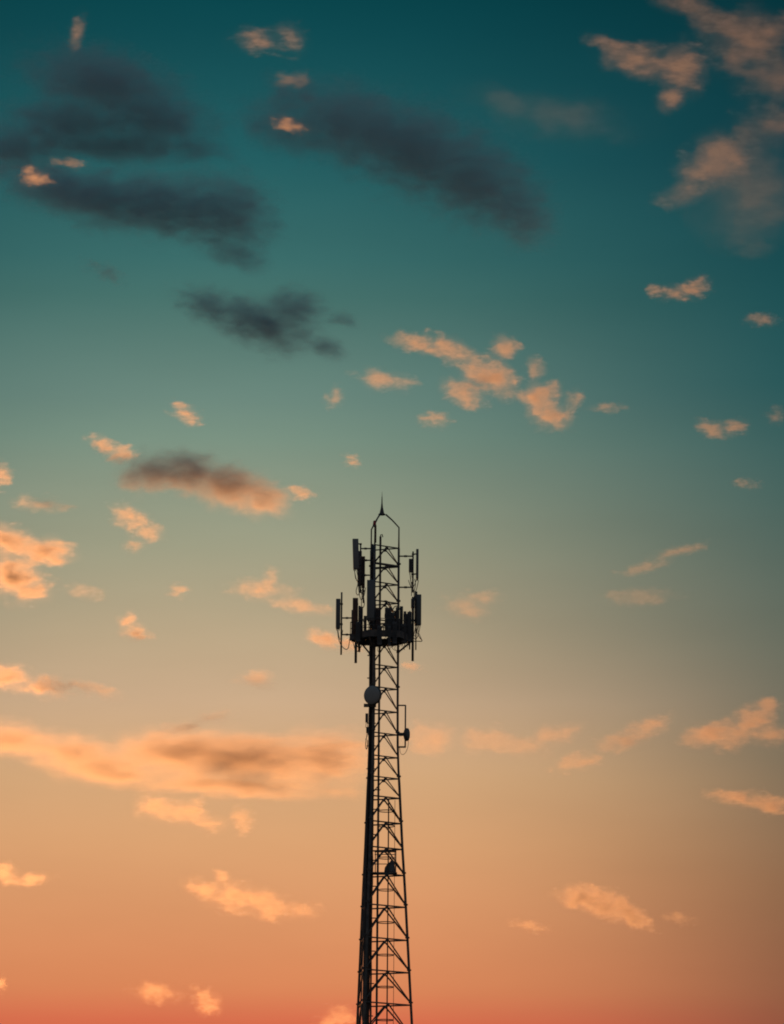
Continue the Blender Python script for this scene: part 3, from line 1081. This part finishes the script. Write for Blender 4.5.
# the long bank and the row right of the tower
cloud("longest cloud, a broad glowing bank with a dusky middle, reaching to the tower", 5.0,
      [(10, 738, 50, 20, 8), (70, 752, 66, 20, 8), (110, 770, 75, 18, 8), (175, 752, 80, 24, -4), (235, 758, 130, 29, 3), (322, 757, 60, 30, 0), (240, 787, 120, 12, 3)],
      edge=1.25, amp=1.7, nscale=1 / 15, thick=0.8, gain=1.0, stretch=0.3, albedo=0.86)
cloud("thin ragged wisp on top of the longest cloud", 0.7, [(180, 728, 36, 8, -10), (217, 716, 22, 7, -10)])
cloud("pale lumpy cloud right behind the tower's small side dish", 0.6, [(432, 738, 32, 15, 0), (482, 740, 34, 14, 5), (522, 746, 28, 13, 5), (552, 735, 30, 11, -15)], grow=1.35, halo=0.25, amp=3.4, edge=1.1)
cloud("small flat cloud under the lumpy row right of the tower", 0.6, [(575, 762, 25, 9, -8)], grow=1.3, halo=0.25, amp=3.4)
cloud("twin-humped peach cloud in the row right of the tower", 0.75, [(625, 740, 27, 10, -10), (648, 727, 26, 11, -15)], grow=1.3, halo=0.25, amp=3.4)
cloud("largest peach cloud in the row right of the tower, rising to the right", 0.95,
      [(702, 735, 24, 11, -10), (725, 734, 34, 15, 0), (752, 720, 28, 13, -25), (766, 705, 18, 8, 0), (768, 735, 20, 12, 0)], grow=1.3, halo=0.25, amp=3.4)
cloud("flat orange cloud running off the right edge", 1.7, [(730, 797, 30, 8, 8), (765, 803, 34, 12, 10)])

# bright clouds low down
cloud("golden cloud with two rounded humps under the longest cloud", 1.55, [(155, 808, 22, 15, 10), (183, 812, 28, 15, 5), (208, 822, 22, 11, 10)], edge=1.25, amp=3.2)
cloud("small golden puff beside the two-humped golden cloud", 1.3, [(243, 820, 14, 13, -30)], edge=1.25, amp=3.2)
cloud("golden orange cloud left of the tower's lowest visible part, ragged top", 1.5,
      [(205, 890, 25, 12, 20), (235, 897, 34, 17, 8), (266, 905, 28, 16, 15), (222, 876, 10, 8, 0)], edge=1.25, amp=3.2)
cloud("faint orange tail drifting off the golden orange cloud", 0.5, [(302, 911, 20, 11, 0)])
cloud("orange wisp cut by the left edge low in the sky", 1.1, [(4, 873, 20, 11, 20), (30, 880, 24, 7, -5)])
cloud("bright orange tilted puff near the bottom, paired with a dim one", 1.4, [(205, 1001, 19, 13, 30)], edge=1.25, amp=3.2)
cloud("dim reddish smudge next to the bright orange tilted puff", 0.6, [(155, 994, 26, 12, 5)])
cloud("orange cloud cut by the bottom edge beside the tower", 1.1, [(340, 1020, 26, 14, 0)])
cloud("tiny orange bit on the left edge near the bottom", 0.8, [(0, 985, 8, 10, 0)])
cloud("bright orange wedge-shaped cloud sloping down right, alone right of the tower", 3.0,
      [(580, 897, 25, 13, 5), (605, 904, 31, 16, 18), (634, 917, 24, 11, 30)], edge=1.25, amp=3.2)
cloud("small dim orange streak left of the orange wedge-shaped cloud", 0.7, [(530, 926, 22, 7, 10)])
cloud("faint reddish streak right of the orange wedge-shaped cloud", 0.4, [(680, 918, 22, 7, 10)])

# cloud bank added out of view toward the sun to shade the dark clouds
def shade_bank(px, py, alt, reach, w, h):
    rd = ray(px, py)
    p = EYE + rd * (alt / rd.z) + sdir * reach
    d = (p - EYE).normalized()
    bm = bmesh.new()
    bmesh.ops.create_icosphere(bm, subdivisions=4, radius=1.0)
    me = bpy.data.meshes.new("cloud")
    bm.to_mesh(me)
    bm.free()
    o = bpy.data.objects.new("cloud", me)
    col.objects.link(o)
    me.materials.append(cloud_material("cloud_droplets", [(0, 0, 0, .97, .97, .97, 0)], 9.0 / (2 * h), 3.3, 1.6, 0.6, 0.7, 0.4, 0.2, 0.7))
    xa = Vector((sdir.y, -sdir.x, 0)).normalized()
    za = xa.cross(sdir)
    o.matrix_world = (Matrix.Translation(p) @ Matrix((xa, sdir, za)).transposed().to_4x4()
                      @ Matrix.Diagonal((w, h, h, 1)))
    return o


tag(shade_bank(220, 190, 1300, 9000, 580, 250), "added cloud bank out of view, shading the dark clouds from the sun", "cloud")
